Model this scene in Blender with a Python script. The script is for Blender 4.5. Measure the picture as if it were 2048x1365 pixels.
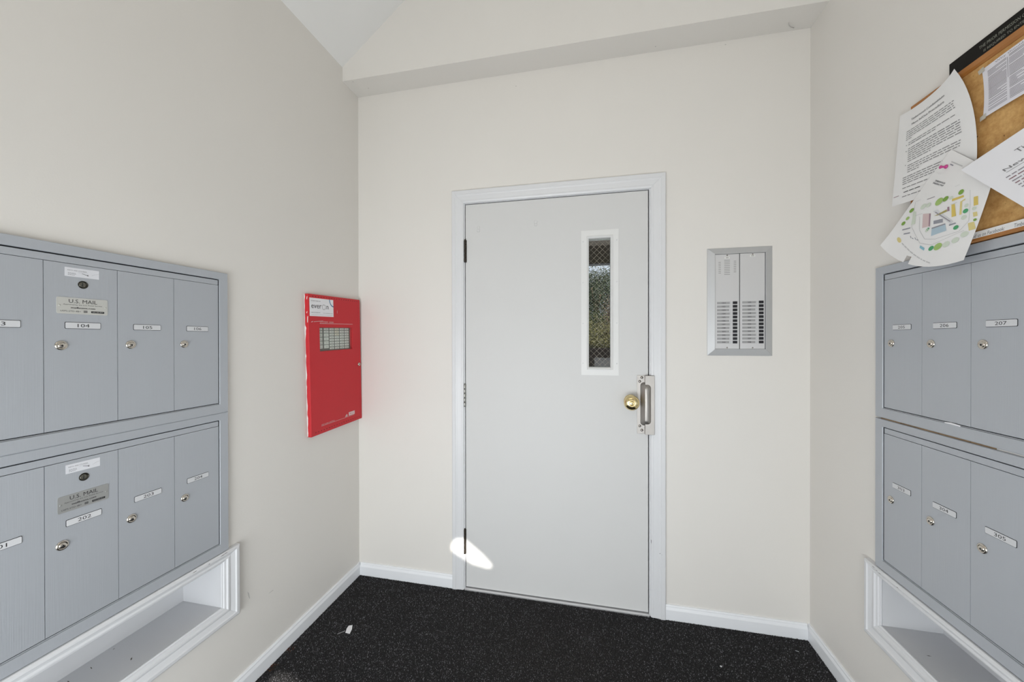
import bpy, bmesh, math, random
import numpy as np
from mathutils import Matrix, Vector
from mathutils.geometry import tessellate_polygon

for o in list(bpy.data.objects):
    bpy.data.objects.remove(o, do_unlink=True)
SC = bpy.context.scene
COL = SC.collection
PI = math.pi

# ------------------------------------------------------------------ camera
W = 2.2068                       # room width (x), back wall y = 0, floor z = 0
CAM = Vector((1.2742, -1.8572, 1.3101))
yaw, pitch, roll, FPX = 0.2104, -0.00321, 0.00138, 743.81
fw = Vector((-math.sin(yaw) * math.cos(pitch), math.cos(yaw) * math.cos(pitch), math.sin(pitch)))
rt = Vector((math.cos(yaw), math.sin(yaw), 0))
dn = -rt.cross(fw)
r2 = math.cos(roll) * rt + math.sin(roll) * dn
d2 = -math.sin(roll) * rt + math.cos(roll) * dn
cd = bpy.data.cameras.new('camera')
cam = bpy.data.objects.new('camera', cd)
COL.objects.link(cam)
cd.sensor_fit = 'HORIZONTAL'
cd.sensor_width = 36.0
cd.lens = FPX / 2048 * 36.0
cd.clip_start = 0.02
m = Matrix((r2, -d2, -fw)).transposed().to_4x4()
m.translation = CAM
cam.matrix_world = m
SC.camera = cam

# ------------------------------------------------------------------ world, sun, lights, exposure
SC.view_settings.view_transform = 'Standard'
SC.view_settings.look = 'None'
SC.view_settings.gamma = 1.0
SC.view_settings.use_curve_mapping = False
SC.view_settings.exposure = 0.0

w = bpy.data.worlds.new('sky')
SC.world = w
w.use_nodes = True
nt = w.node_tree
nt.nodes.clear()
out = nt.nodes.new('ShaderNodeOutputWorld')
bg = nt.nodes.new('ShaderNodeBackground')
bg.inputs['Color'].default_value = (0.76, 0.82, 0.95, 1)     # bright hazy sky
bg.inputs['Strength'].default_value = 1.0
nt.links.new(bg.outputs[0], out.inputs[0])

SUN_DIR = Vector((-0.35, 1.0, -0.60)).normalized()
sd = bpy.data.lights.new('sun', 'SUN')
sd.energy = 9.0
sd.angle = math.radians(0.55)
sd.color = (1.0, 0.95, 0.86)
sun = bpy.data.objects.new('sun', sd)
sun.rotation_euler = SUN_DIR.to_track_quat('-Z', 'Y').to_euler()
sun.location = (3, -6, 5)
COL.objects.link(sun)


def area(name, loc, direction, sx, sy, energy, color):
    d = bpy.data.lights.new(name, 'AREA')
    d.shape = 'RECTANGLE'
    d.size, d.size_y = sx, sy
    d.energy = energy
    d.color = color
    o = bpy.data.objects.new(name, d)
    o.location = loc
    o.rotation_euler = Vector(direction).to_track_quat('-Z', 'Y').to_euler()
    COL.objects.link(o)
    return o


# added fill lights inside the solid front wall, standing in for entrance daylight
area('entrance_fill', (0.72, -2.50, 0.60), (0.10, 1, 0.05), 1.0, 1.0, 32.0, (0.935, 0.975, 1.0))
area('entrance_fill', (1.70, -2.50, 0.60), (-0.15, 1, 0.05), 0.8, 1.0, 7.0, (0.935, 0.975, 1.0))
area('upper_fill', (1.10, -2.50, 2.70), (0, 1, -0.1), 1.4, 0.6, 5.5, (1.0, 0.93, 0.82))

# ------------------------------------------------------------------ materials
MATS = {}


def mat(name, color, rough=0.5, metal=0.0, noise=0.0, nscale=30.0, bump=0.0, bscale=400.0, spec=0.5, coat=0.0, aniso=None):
    if name in MATS:
        return MATS[name]
    ma = bpy.data.materials.new(name)
    ma.use_nodes = True
    n = ma.node_tree.nodes
    l = ma.node_tree.links
    b = n['Principled BSDF']
    b.inputs['Base Color'].default_value = (*color, 1)
    b.inputs['Roughness'].default_value = rough
    b.inputs['Metallic'].default_value = metal
    b.inputs['Specular IOR Level'].default_value = spec
    b.inputs['Coat Weight'].default_value = coat
    tc = n.new('ShaderNodeTexCoord')
    if noise:
        t = n.new('ShaderNodeTexNoise')
        t.inputs['Scale'].default_value = nscale
        t.inputs['Detail'].default_value = 5
        l.new(tc.outputs['Object'], t.inputs['Vector'])
        mx = n.new('ShaderNodeMix')
        mx.data_type = 'RGBA'
        mx.inputs[6].default_value = (*[c * (1 - noise) for c in color], 1)
        mx.inputs[7].default_value = (*[min(1, c * (1 + noise)) for c in color], 1)
        l.new(t.outputs['Fac'], mx.inputs[0])
        l.new(mx.outputs[2], b.inputs['Base Color'])
    if bump:
        t = n.new('ShaderNodeTexNoise')
        t.inputs['Scale'].default_value = bscale
        t.inputs['Detail'].default_value = 3
        if aniso:
            mp = n.new('ShaderNodeMapping')
            mp.inputs['Scale'].default_value = aniso
            l.new(tc.outputs['Object'], mp.inputs['Vector'])
            l.new(mp.outputs[0], t.inputs['Vector'])
        else:
            l.new(tc.outputs['Object'], t.inputs['Vector'])
        bp = n.new('ShaderNodeBump')
        bp.inputs['Strength'].default_value = bump
        bp.inputs['Distance'].default_value = 0.001
        l.new(t.outputs['Fac'], bp.inputs['Height'])
        l.new(bp.outputs[0], b.inputs['Normal'])
    MATS[name] = ma
    return ma


WALL = mat('wall_paint', (0.775, 0.753, 0.717), 0.6, noise=0.02, nscale=3, bump=0.15, bscale=260)
CEIL = mat('ceiling_paint', (0.83, 0.83, 0.82), 0.8, noise=0.015, nscale=4, bump=0.25, bscale=180)
TRIMW = mat('trim_paint', (0.725, 0.735, 0.755), 0.35, noise=0.012, nscale=20, bump=0.06, bscale=120)
DOORW = mat('door_paint', (0.66, 0.662, 0.66), 0.55, noise=0.012, nscale=5, bump=0.05, bscale=160)
BASEW = mat('brightened_trim_paint', (0.84, 0.86, 0.89), 0.35, noise=0.012, nscale=20, bump=0.06, bscale=120)  # trim paint brightened to make up for weak light near the floor
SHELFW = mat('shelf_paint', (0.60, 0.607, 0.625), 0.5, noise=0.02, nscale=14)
LITEW = mat('lite_paint', (0.76, 0.765, 0.76), 0.4)
BOXG = mat('mailbox_paint', (0.455, 0.48, 0.518), 0.42, metal=0.25, noise=0.02, nscale=6, bump=0.2, bscale=60, aniso=(9, 1, 0.15))
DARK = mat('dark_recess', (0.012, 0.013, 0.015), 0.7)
BRASS = mat('brass', (0.80, 0.66, 0.36), 0.16, metal=1.0)
NICK = mat('nickel', (0.62, 0.58, 0.52), 0.22, metal=1.0)
STEEL = mat('brushed_steel', (0.40, 0.38, 0.36), 0.42, metal=0.9, noise=0.06, nscale=25, bump=0.07, bscale=60, aniso=(20, 20, 0.5))
RIV = mat('rivet_steel', (0.30, 0.28, 0.26), 0.3, metal=1.0)
BRONZE = mat('dark_bronze', (0.030, 0.022, 0.015), 0.45, metal=0.4, noise=0.3, nscale=60)
HINGE = mat('hinge_steel', (0.33, 0.33, 0.31), 0.38, metal=0.9, noise=0.2, nscale=60)
GUNM = mat('gunmetal', (0.05, 0.048, 0.04), 0.35, metal=0.8)
GUNL = mat('gunmetal_core', (0.16, 0.155, 0.13), 0.35, metal=0.8)
CARD = mat('card_white', (0.66, 0.67, 0.69), 0.5)
INK = mat('ink', (0.02, 0.02, 0.022), 0.6)
INKG = mat('ink_grey', (0.16, 0.16, 0.17), 0.6)
PLATE = mat('plate_cream', (0.56, 0.56, 0.53), 0.4, metal=0.1)
PLATES = mat('plate_silver', (0.42, 0.425, 0.42), 0.35, metal=0.5)
STICK = mat('sticker_white', (0.74, 0.75, 0.79), 0.4)
RED = mat('red_enamel', (0.58, 0.028, 0.037), 0.5, noise=0.05, nscale=5, bump=0.06, bscale=200, spec=0.3)
REDD = mat('vent_dark', (0.10, 0.006, 0.008), 0.7)
CAULK = mat('caulk', (0.80, 0.78, 0.75), 0.6)
LABELG = mat('label_card', (0.82, 0.82, 0.79), 0.45, noise=0.06, nscale=40)
LABELY = mat('label_card_warm', (0.86, 0.81, 0.70), 0.45)
PANELG = mat('panel_grey', (0.20, 0.20, 0.19), 0.5)
ALU = mat('aluminium', (0.54, 0.55, 0.56), 0.48, metal=0.45, bump=0.03, bscale=80, aniso=(1, 1, 12))
ALUP = mat('aluminium_plate', (0.66, 0.66, 0.665), 0.42, metal=0.25, bump=0.1, bscale=80, aniso=(12, 1, 0.3))
SLOT = mat('slot_grey', (0.34, 0.34, 0.34), 0.6)
CARDG = mat('name_card', (0.36, 0.36, 0.365), 0.5)
BTN = mat('button_black', (0.012, 0.012, 0.016), 0.35)
WOODF = mat('oak_frame', (0.40, 0.165, 0.04), 0.42, noise=0.25, nscale=14, bump=0.1, bscale=40, aniso=(1, 1, 14))
SIGNB = mat('sign_black', (0.007, 0.006, 0.005), 0.5, spec=0.15)
SIGNT = mat('sign_letter', (0.24, 0.25, 0.21), 0.5)
PAPER = mat('paper', (0.82, 0.815, 0.81), 0.7, noise=0.015, nscale=8)
PAPERL = mat('paper_lilac', (0.77, 0.76, 0.81), 0.7, noise=0.015, nscale=8)
PAPERW = mat('paper_bright', (0.83, 0.83, 0.86), 0.7, noise=0.015, nscale=8)
TAPE = mat('tape', (0.52, 0.49, 0.42), 0.3)
PIN = mat('pink_plastic', (0.55, 0.05, 0.25), 0.3)
SHIM = mat('shim_wood', (0.30, 0.20, 0.11), 0.7, noise=0.35, nscale=25)
SCUFF = mat('scuff', (0.55, 0.54, 0.52), 0.7)
SPECK = mat('speck', (0.10, 0.09, 0.08), 0.8)
THRESH = mat('threshold_aluminium', (0.78, 0.78, 0.79), 0.3, metal=0.6)
BROWN = mat('brown_stain', (0.040, 0.026, 0.020), 0.7, noise=0.2, nscale=12)
FASC = mat('fascia_grey', (0.30, 0.30, 0.31), 0.6)
CONC = mat('concrete', (0.35, 0.34, 0.32), 0.9, noise=0.1, nscale=8)
GRASS = mat('grass', (0.12, 0.13, 0.04), 0.9, noise=0.4, nscale=12, bump=0.5, bscale=40)
BARK = mat('bark', (0.10, 0.07, 0.05), 0.9, noise=0.3, nscale=20)
LEAF_A = mat('leaf_dark', (0.022, 0.034, 0.013), 0.6, noise=0.5, nscale=3)
LEAF_B = mat('leaf_olive', (0.085, 0.080, 0.028), 0.6, noise=0.5, nscale=4)
LEAF_C = mat('leaf_russet', (0.06, 0.034, 0.021), 0.6, noise=0.5, nscale=4)
WIRE = mat('wire', (0.62, 0.58, 0.48), 0.35, metal=0.7)


def cork_material():
    ma = bpy.data.materials.new('cork')
    ma.use_nodes = True
    n = ma.node_tree.nodes
    l = ma.node_tree.links
    b = n['Principled BSDF']
    b.inputs['Roughness'].default_value = 0.8
    tc = n.new('ShaderNodeTexCoord')
    a = n.new('ShaderNodeTexNoise')
    a.inputs['Scale'].default_value = 45
    a.inputs['Detail'].default_value = 8
    a.inputs['Roughness'].default_value = 0.7
    l.new(tc.outputs['Object'], a.inputs['Vector'])
    r = n.new('ShaderNodeValToRGB')
    e = r.color_ramp.elements
    e[0].position, e[0].color = 0.30, (0.43, 0.21, 0.055, 1)
    e[1].position, e[1].color = 0.68, (0.70, 0.43, 0.165, 1)
    l.new(a.outputs['Fac'], r.inputs[0])
    v = n.new('ShaderNodeTexNoise')
    v.inputs['Scale'].default_value = 95
    v.inputs['Detail'].default_value = 2
    l.new(tc.outputs['Object'], v.inputs['Vector'])
    r2_ = n.new('ShaderNodeValToRGB')
    e = r2_.color_ramp.elements
    e[0].position, e[0].color = 0.69, (0, 0, 0, 1)
    e[1].position, e[1].color = 0.73, (1, 1, 1, 1)
    l.new(v.outputs['Fac'], r2_.inputs[0])
    mx = n.new('ShaderNodeMix')
    mx.data_type = 'RGBA'
    l.new(r2_.outputs[0], mx.inputs[0])
    l.new(r.outputs[0], mx.inputs[6])
    mx.inputs[7].default_value = (0.12, 0.045, 0.012, 1)
    l.new(mx.outputs[2], b.inputs['Base Color'])
    return ma


CORK = cork_material()


def attr_material(name, rough):
    ma = bpy.data.materials.new(name)
    ma.use_nodes = True
    n = ma.node_tree.nodes
    b = n['Principled BSDF']
    b.inputs['Roughness'].default_value = rough
    a = n.new('ShaderNodeAttribute')
    a.attribute_name = 'tint'
    ma.node_tree.links.new(a.outputs['Color'], b.inputs['Base Color'])
    return ma


PILE = attr_material('carpet_fibre', 0.75)
CARPET = mat('carpet_backing', (0.010, 0.010, 0.011), 0.95, noise=0.5, nscale=250)


def glass_material():
    ma = bpy.data.materials.new('clear_glass')
    ma.use_nodes = True
    n = ma.node_tree.nodes
    l = ma.node_tree.links
    n.clear()
    o = n.new('ShaderNodeOutputMaterial')
    t = n.new('ShaderNodeBsdfTransparent')
    t.inputs[0].default_value = (0.93, 0.95, 0.94, 1)
    g = n.new('ShaderNodeBsdfGlossy')
    g.inputs['Roughness'].default_value = 0.02
    mx = n.new('ShaderNodeMixShader')
    mx.inputs[0].default_value = 0.025
    l.new(t.outputs[0], mx.inputs[1])
    l.new(g.outputs[0], mx.inputs[2])
    l.new(mx.outputs[0], o.inputs[0])
    return ma


GLASS = glass_material()

# ------------------------------------------------------------------ mesh builder (wall coordinates: a to the right, z up, d out of the wall)
GLYPHS = {}


def glyphs(s):
    if s not in GLYPHS:
        cu = bpy.data.curves.new('t', 'FONT')
        cu.body = s
        cu.resolution_u = 2
        cu.fill_mode = 'FRONT'
        ob = bpy.data.objects.new('t', cu)
        COL.objects.link(ob)
        dg = bpy.context.evaluated_depsgraph_get()
        ev = ob.evaluated_get(dg)
        me = ev.to_mesh()
        vs = [(v.co.x, v.co.y) for v in me.vertices]
        fs = [tuple(p.vertices) for p in me.polygons]
        ev.to_mesh_clear()
        bpy.data.objects.remove(ob)
        bpy.data.curves.remove(cu)
        x0, x1 = min(v[0] for v in vs), max(v[0] for v in vs)
        y0, y1 = min(v[1] for v in vs), max(v[1] for v in vs)
        vs = [((x - x0) / max(1e-9, x1 - x0) - .5, (y - y0) / max(1e-9, y1 - y0) - .5) for x, y in vs]
        GLYPHS[s] = (vs, fs)
    return GLYPHS[s]


class MB:
    def __init__(self):
        self.v, self.f, self.mi, self.ms, self.sm = [], [], [], [], []

    def slot(self, ma):
        if ma not in self.ms:
            self.ms.append(ma)
        return self.ms.index(ma)

    def add(self, verts, faces, ma, smooth=False):
        b = len(self.v)
        s = self.slot(ma)
        self.v += [tuple(p) for p in verts]
        for f in faces:
            self.f.append(tuple(b + i for i in f))
            self.mi.append(s)
            self.sm.append(smooth)

    def box(self, a0, a1, d0, d1, z0, z1, ma):
        vs = [(a, d, z) for a in (a0, a1) for d in (d0, d1) for z in (z0, z1)]
        self.add(vs, [(0, 1, 3, 2), (4, 6, 7, 5), (0, 4, 5, 1), (2, 3, 7, 6), (0, 2, 6, 4), (1, 5, 7, 3)], ma)

    def prism(self, poly, d0, d1, ma):
        n = len(poly)
        vs = [(a, d0, z) for a, z in poly] + [(a, d1, z) for a, z in poly]
        self.add(vs, [tuple(range(n)), tuple(range(2 * n - 1, n - 1, -1))] + [(i, (i + 1) % n, n + (i + 1) % n, n + i) for i in range(n)], ma)

    def plate(self, outer, holes, d0, d1, ma):
        loops = [outer] + holes
        tris = tessellate_polygon([[Vector((a, z, 0)) for a, z in lp] for lp in loops])
        pts = [p for lp in loops for p in lp]
        n = len(pts)
        vs = [(a, d0, z) for a, z in pts] + [(a, d1, z) for a, z in pts]
        fs = [tuple(t) for t in tris] + [tuple(n + i for i in reversed(t)) for t in tris]
        b = 0
        for lp in loops:
            k = len(lp)
            fs += [(b + i, b + (i + 1) % k, n + b + (i + 1) % k, n + b + i) for i in range(k)]
            b += k
        self.add(vs, fs, ma)

    def flat(self, poly, d, ma):
        self.add([(a, d, z) for a, z in poly], [tuple(range(len(poly)))], ma)

    def lathe(self, a, z, prof, ma, n=24, d0=0.0, smooth=True, sx=1.0):
        vs, fs = [], []
        for (r, d) in prof:
            for k in range(n):
                t = 2 * PI * k / n
                vs.append((a + r * sx * math.cos(t), d0 + d, z + r * math.sin(t)))
        for i in range(len(prof) - 1):
            for k in range(n):
                k2 = (k + 1) % n
                fs.append((i * n + k, i * n + k2, (i + 1) * n + k2, (i + 1) * n + k))
        fs.append(tuple((len(prof) - 1) * n + k for k in range(n)))
        fs.append(tuple(reversed(range(n))))
        self.add(vs, fs, ma, smooth)

    def vcyl(self, a, d, r, z0, z1, ma, n=14):
        vs = [(a + r * math.cos(2 * PI * k / n), d + r * math.sin(2 * PI * k / n), z) for z in (z0, z1) for k in range(n)]
        fs = [(k, (k + 1) % n, n + (k + 1) % n, n + k) for k in range(n)] + [tuple(range(n)), tuple(range(2 * n - 1, n - 1, -1))]
        self.add(vs, fs, ma, True)

    def tube(self, pts, r, ma, n=5):
        vs, fs = [], []
        for i, p in enumerate(pts):
            p = Vector(p)
            q = Vector(pts[min(i + 1, len(pts) - 1)]) - Vector(pts[max(i - 1, 0)])
            q.normalize()
            u = q.cross(Vector((0.3, 1, 0.2))).normalized()
            v = q.cross(u)
            for k in range(n):
                t = 2 * PI * k / n
                vs.append(p + r * (math.cos(t) * u + math.sin(t) * v))
        for i in range(len(pts) - 1):
            for k in range(n):
                fs.append((i * n + k, i * n + (k + 1) % n, (i + 1) * n + (k + 1) % n, (i + 1) * n + k))
        fs += [tuple(range(n)), tuple(range(len(pts) * n - 1, len(pts) * n - n - 1, -1))]
        self.add(vs, fs, ma, True)

    def text(self, s, a, z, wd, h, d, ma, shear=0.0, fn=None):
        vs, fs = glyphs(s)
        pts = [(a + x * wd + y * h * shear, d, z + y * h) for x, y in vs]
        if fn:
            pts = [fn(p[0], p[2]) for p in pts]
        self.add(pts, fs, ma)

    def side(self, rect, wd, side, prof, ma, mitre=(True, True)):
        """one mitred side of a rectangular frame; prof = closed loop of (s in 0..1 from the outer edge, d); wd = widths (L, R, B, T)"""
        a0, a1, z0, z1 = rect
        wl, wr, wb, wt = wd
        A, B = [], []
        for s, d in prof:
            c = dict(TL=(a0 + wl * s, z1 - wt * s), TR=(a1 - wr * s, z1 - wt * s), BL=(a0 + wl * s, z0 + wb * s), BR=(a1 - wr * s, z0 + wb * s))
            p, q = {'L': ('BL', 'TL'), 'R': ('BR', 'TR'), 'T': ('TL', 'TR'), 'B': ('BL', 'BR')}[side]
            p, q = c[p], c[q]
            if side in 'LR' and not mitre[0]:
                p = (p[0], z0)
            A.append((p[0], d, p[1]))
            B.append((q[0], d, q[1]))
        n = len(prof)
        self.add(A + B, [tuple(range(n)), tuple(range(2 * n - 1, n - 1, -1))] + [(i, (i + 1) % n, n + (i + 1) % n, n + i) for i in range(n)], ma)

    def mesh(self, name, anchor=(0, 0, 0)):
        me = bpy.data.meshes.new(name)
        ax, ad, az = anchor
        me.from_pydata([(p[0] - ax, -(p[1] - ad), p[2] - az) for p in self.v], [], self.f)
        for ma in self.ms:
            me.materials.append(ma)
        me.polygons.foreach_set('material_index', self.mi)
        me.polygons.foreach_set('use_smooth', self.sm)
        bm = bmesh.new()
        bm.from_mesh(me)
        bmesh.ops.recalc_face_normals(bm, faces=bm.faces[:])
        bm.to_mesh(me)
        bm.free()
        me.update()
        return me


def link(name, data, parent=None, loc=(0, 0, 0)):
    o = bpy.data.objects.new(name, data)
    o.location = loc
    COL.objects.link(o)
    if parent is not None:
        o.parent = parent
    return o


def bevel(o, wd, seg=2):
    b = o.modifiers.new('bevel', 'BEVEL')
    b.width = wd
    b.segments = seg
    b.limit_method = 'ANGLE'
    b.angle_limit = math.radians(40)
    return o


def tag(o, label=None, cat=None, group=None, kind=None):
    for k, v in (('label', label), ('category', cat), ('group', group), ('kind', kind)):
        if v:
            o[k] = v
    return o


class Thing:
    """an Empty standing on a wall (L, R, B) or in the world (B with anchor) that parents its parts"""

    def __init__(self, name, wall, a, z, label=None, cat=None, group=None, kind=None, d=0.0):
        self.anchor = (a, d, z)
        o = bpy.data.objects.new(name, None)
        COL.objects.link(o)
        o.empty_display_size = 0.05
        if wall == 'L':
            o.location, o.rotation_euler = (d, a, z), (0, 0, PI / 2)
        elif wall == 'R':
            o.location, o.rotation_euler = (W - d, -a, z), (0, 0, -PI / 2)
        else:
            o.location = (a, -d, z)
        tag(o, label, cat, group, kind)
        self.o = o

    def part(self, name, mb, parent=None, bev=0, seg=2, label=None, kind=None):
        o = link(name, mb.mesh(name, self.anchor), parent or self.o)
        if bev:
            bevel(o, bev, seg)
        tag(o, label, kind=kind)
        return o


def rect(a0, a1, z0, z1):
    return [(a0, z0), (a1, z0), (a1, z1), (a0, z1)]


def solo(name, wall, mb, a=0, z=0, label=None, cat=None, group=None, kind=None, bev=0):
    o = link(name, mb.mesh(name, (a, 0, z)))
    if wall == 'L':
        o.location, o.rotation_euler = (0, a, z), (0, 0, PI / 2)
    elif wall == 'R':
        o.location, o.rotation_euler = (W, -a, z), (0, 0, -PI / 2)
    else:
        o.location = (a, 0, z)
    if bev:
        bevel(o, bev)
    return tag(o, label, cat, group, kind)


# ------------------------------------------------------------------ room shell
YF = 2.60                         # front wall distance
EAVE, RIDGE = 2.739, 2.739 + 0.795 * W / 2
SOF_Z, SOF_D = 2.666, 0.1325
NI = dict(z0=0.370, z1=0.526)     # mail shelf openings
NL = (-1.66, -0.797)              # left niche opening (a = y)
NR = (0.413, 1.276)               # right niche opening (a = -y)

b = MB()
b.box(-0.2, W + 0.2, -0.2, YF + 0.2, -0.12, 0.0, CARPET)
floor = solo('floor', 'B', b, kind='structure')

b = MB()
b.plate(rect(-YF, 0.2, 0, EAVE), [rect(NL[0] - 0.0125, NL[1] + 0.0125, NI['z0'] - 0.0125, NI['z1'] + 0.0125)], -0.2, 0, WALL)
wall_left = solo('wall_left', 'L', b, kind='structure')
b = MB()
b.plate(rect(-0.2, YF, 0, EAVE), [rect(NR[0] - 0.0125, NR[1] + 0.0125, NI['z0'] - 0.0125, NI['z1'] + 0.0125)], -0.2, 0, WALL)
wall_right = solo('wall_right', 'R', b, kind='structure')

DL, DR, DT = 0.629, 1.537, 2.017   # door slab
b = MB()
b.plate([(0, 0), (DL - 0.02, 0), (DL - 0.02, DT + 0.02), (DR + 0.02, DT + 0.02), (DR + 0.02, 0), (W, 0), (W, EAVE), (W / 2, RIDGE), (0, EAVE)], [], -0.13, 0, WALL)
wall_back = solo('wall_back', 'B', b, kind='structure')
b = MB()
b.prism([(0, SOF_Z), (W, SOF_Z), (W, EAVE), (W / 2, RIDGE), (0, EAVE)], 0.0, SOF_D, WALL)
soffit = solo('soffit', 'B', b, kind='structure')

# ceiling: two slopes meeting at a ridge
b = MB()
t = 0.15
b.prism([(-0.2, EAVE - 0.2 * 0.795), (0, EAVE), (W / 2, RIDGE), (W, EAVE), (W + 0.2, EAVE - 0.2 * 0.795), (W + 0.2, EAVE + t), (W / 2, RIDGE + t + 0.1), (-0.2, EAVE + t)], -0.2, YF + 0.2, CEIL)
solo('ceiling', 'B', b, kind='structure')

# front wall behind the camera, with the entrance door; its two added holes are shaped to cast the sun patches
sdx, sdz = 0.35, 0.60


def back_project(p, y=0.0):
    """where the sun ray through (x, y, z) crosses the entrance door"""
    tt = YF - (-y)
    return (p[0] + sdx * tt, p[1] + sdz * tt)


sun_hole1 = [back_project(p) for p in ((0.548, 0.198), (0.665, 0.140), (0.745, 0.128), (0.790, 0.136), (0.782, 0.170), (0.735, 0.215), (0.635, 0.287), (0.590, 0.280), (0.553, 0.245))]
fp = [(0.062, -0.655), (0.085, -0.632), (0.125, -0.630), (0.190, -0.650), (0.215, -0.76), (0.10, -0.78)]
sun_hole2 = [(x + sdx * (YF + y) + (0.016 if x > 0.15 else 0), sdz * (YF + y) + (0.032 if y > -0.7 else 0)) for x, y in fp]
b = MB()
b.plate([(0, 0), (0.66, 0), (0.66, 2.08), (1.80, 2.08), (1.80, 0), (W, 0), (W, EAVE), (W / 2, RIDGE), (0, EAVE)], [], -YF - 0.0, -YF - 0.13, WALL)
for i, p in enumerate(b.v):
    b.v[i] = (p[0], -p[1], p[2])
solo('wall_front', 'B', b, kind='structure')
d2_ = Thing('door_2', 'B', 0.66, 0.0, kind='structure')
b = MB()
b.plate(rect(0.66, 1.80, 0, 2.08), [sun_hole1, sun_hole2], YF + 0.001, YF + 0.045, DOORW)
d2_.part('door_slab', b)
b = MB()
b.lathe(1.70, 1.0, [(0.012, 0), (0.012, -0.03), (0.026, -0.035), (0.03, -0.05), (0.022, -0.062)], BRASS, d0=YF)
d2_.part('door_knob', b)

# baseboards
BP = [(0.0, 0.0), (0.0, 0.013), (0.70, 0.013), (0.76, 0.0115), (0.86, 0.0085), (0.93, 0.008), (1.0, 0.005), (1.0, 0.0)]
BH = 0.068


def baseboard(name, wall, a0, a1):
    mb = MB()
    n = len(BP)
    vs = [(a, d, s * BH) for a in (a0, a1) for s, d in BP]
    mb.add(vs, [tuple(range(n)), tuple(range(2 * n - 1, n - 1, -1))] + [(i, (i + 1) % n, n + (i + 1) % n, n + i) for i in range(n)], BASEW)
    return solo(name, wall, mb, kind='structure')


baseboard('baseboard_left', 'L', -YF, 0)
baseboard('baseboard_right', 'R', 0, YF)
baseboard('baseboard_back', 'B', 0.013, 0.558)
baseboard('baseboard_back', 'B', 1.613, W - 0.013)

# ------------------------------------------------------------------ inner door: casing, jamb, threshold, door
CP = [(0, 0), (0, 0.015), (0.06, 0.0175), (0.30, 0.0175), (0.34, 0.0155), (0.40, 0.0150), (0.46, 0.0135), (0.78, 0.0115), (0.84, 0.0125), (0.90, 0.0115), (1.0, 0.0085), (1.0, 0)]
tr = Thing('trim_1', 'B', 1.085, 0, kind='structure')
CR = (0.558, 1.613, 0.0, 2.090)
CW = (0.063, 0.066, 0.06, 0.066)
for s in 'LTR':
    b = MB()
    b.side(CR, CW, s, CP, TRIMW, mitre=(False, True))
    tr.part('casing', b, bev=0.0008, seg=1)
jm = Thing('trim_2', 'B', 1.085, 0, kind='structure')
for (a0, a1, z0, z1) in ((DL - 0.02, DL - 0.0035, 0, DT + 0.02), (DR + 0.0045, DR + 0.02, 0, DT + 0.02), (DL - 0.0035, DR + 0.0045, DT + 0.0045, DT + 0.02)):
    b = MB()
    b.box(a0, a1, -0.13, 0.001, z0, z1, TRIMW)
    jm.part('jamb', b)
for (a0, a1, z0, z1) in ((DL - 0.0035, DL + 0.008, 0, DT + 0.004), (DR - 0.007, DR + 0.0045, 0, DT + 0.004), (DL + 0.008, DR - 0.007, DT - 0.008, DT + 0.004)):
    b = MB()
    b.box(a0, a1, -0.075, -0.048, z0, z1, DARK)
    jm.part('door_stop', b)
b = MB()
b.prism([(0.0, 0), (0.012, 0), (0.012, 0.006), (0.004, 0.009), (-0.10, 0.009), (-0.10, 0)], 0, 1, THRESH)
b.v = [(DL - 0.0035 + (DR - DL + 0.008) * p[1], p[0], p[2]) for p in b.v]
solo('trim_3', 'B', b, kind='structure')

door = Thing('door_1', 'B', DL, 0, kind='structure')
LV = (1.262, 1.3645, 1.176, 1.804)          # glass opening
b = MB()
b.plate(rect(DL, DR, 0.014, DT), [rect(LV[0] - 0.006, LV[1] + 0.006, LV[2] - 0.006, LV[3] + 0.006)], -0.045, 0.0, DOORW)
door.part('door_slab', b, bev=0.0012, seg=1)
# lite frame: flat flange, then an inner step
LR = (1.2255, 1.4025, 1.137, 1.8435)
b = MB()
prof = [(0, 0), (0, 0.0022), (0.70, 0.0022), (0.72, 0.007), (0.80, 0.0085), (0.98, 0.003), (1.0, 0.0), (1.0, -0.0188), (0.92, -0.0188), (0.92, 0)]
for s in 'LTRB':
    b.side(LR, (0.0365, 0.038, 0.039, 0.0395), s, prof, LITEW)
lf = door.part('lite_frame', b)
for a in (1.2345, 1.3935):
    for z in (1.195, 1.39, 1.59, 1.79):
        b = MB()
        b.lathe(a, z, [(0.0028, 0), (0.0026, 0.0008), (0.001, 0.0011)], CARD, n=10, d0=0.0022)
        door.part('screw', b, parent=lf)
b = MB()
b.box(LV[0] - 0.005, LV[1] + 0.005, -0.024, -0.019, LV[2] - 0.005, LV[3] + 0.005, GLASS)
door.part('glass_pane', b)
b = MB()
for s in 'LTRB':
    b.side((LV[0] - 0.0055, LV[1] + 0.0055, LV[2] - 0.0055, LV[3] + 0.0055), (0.0055,) * 4, s, [(0, -0.0245), (0, -0.047), (1, -0.047), (1, -0.0245)], LITEW)
door.part('lite_back_frame', b)
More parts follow.
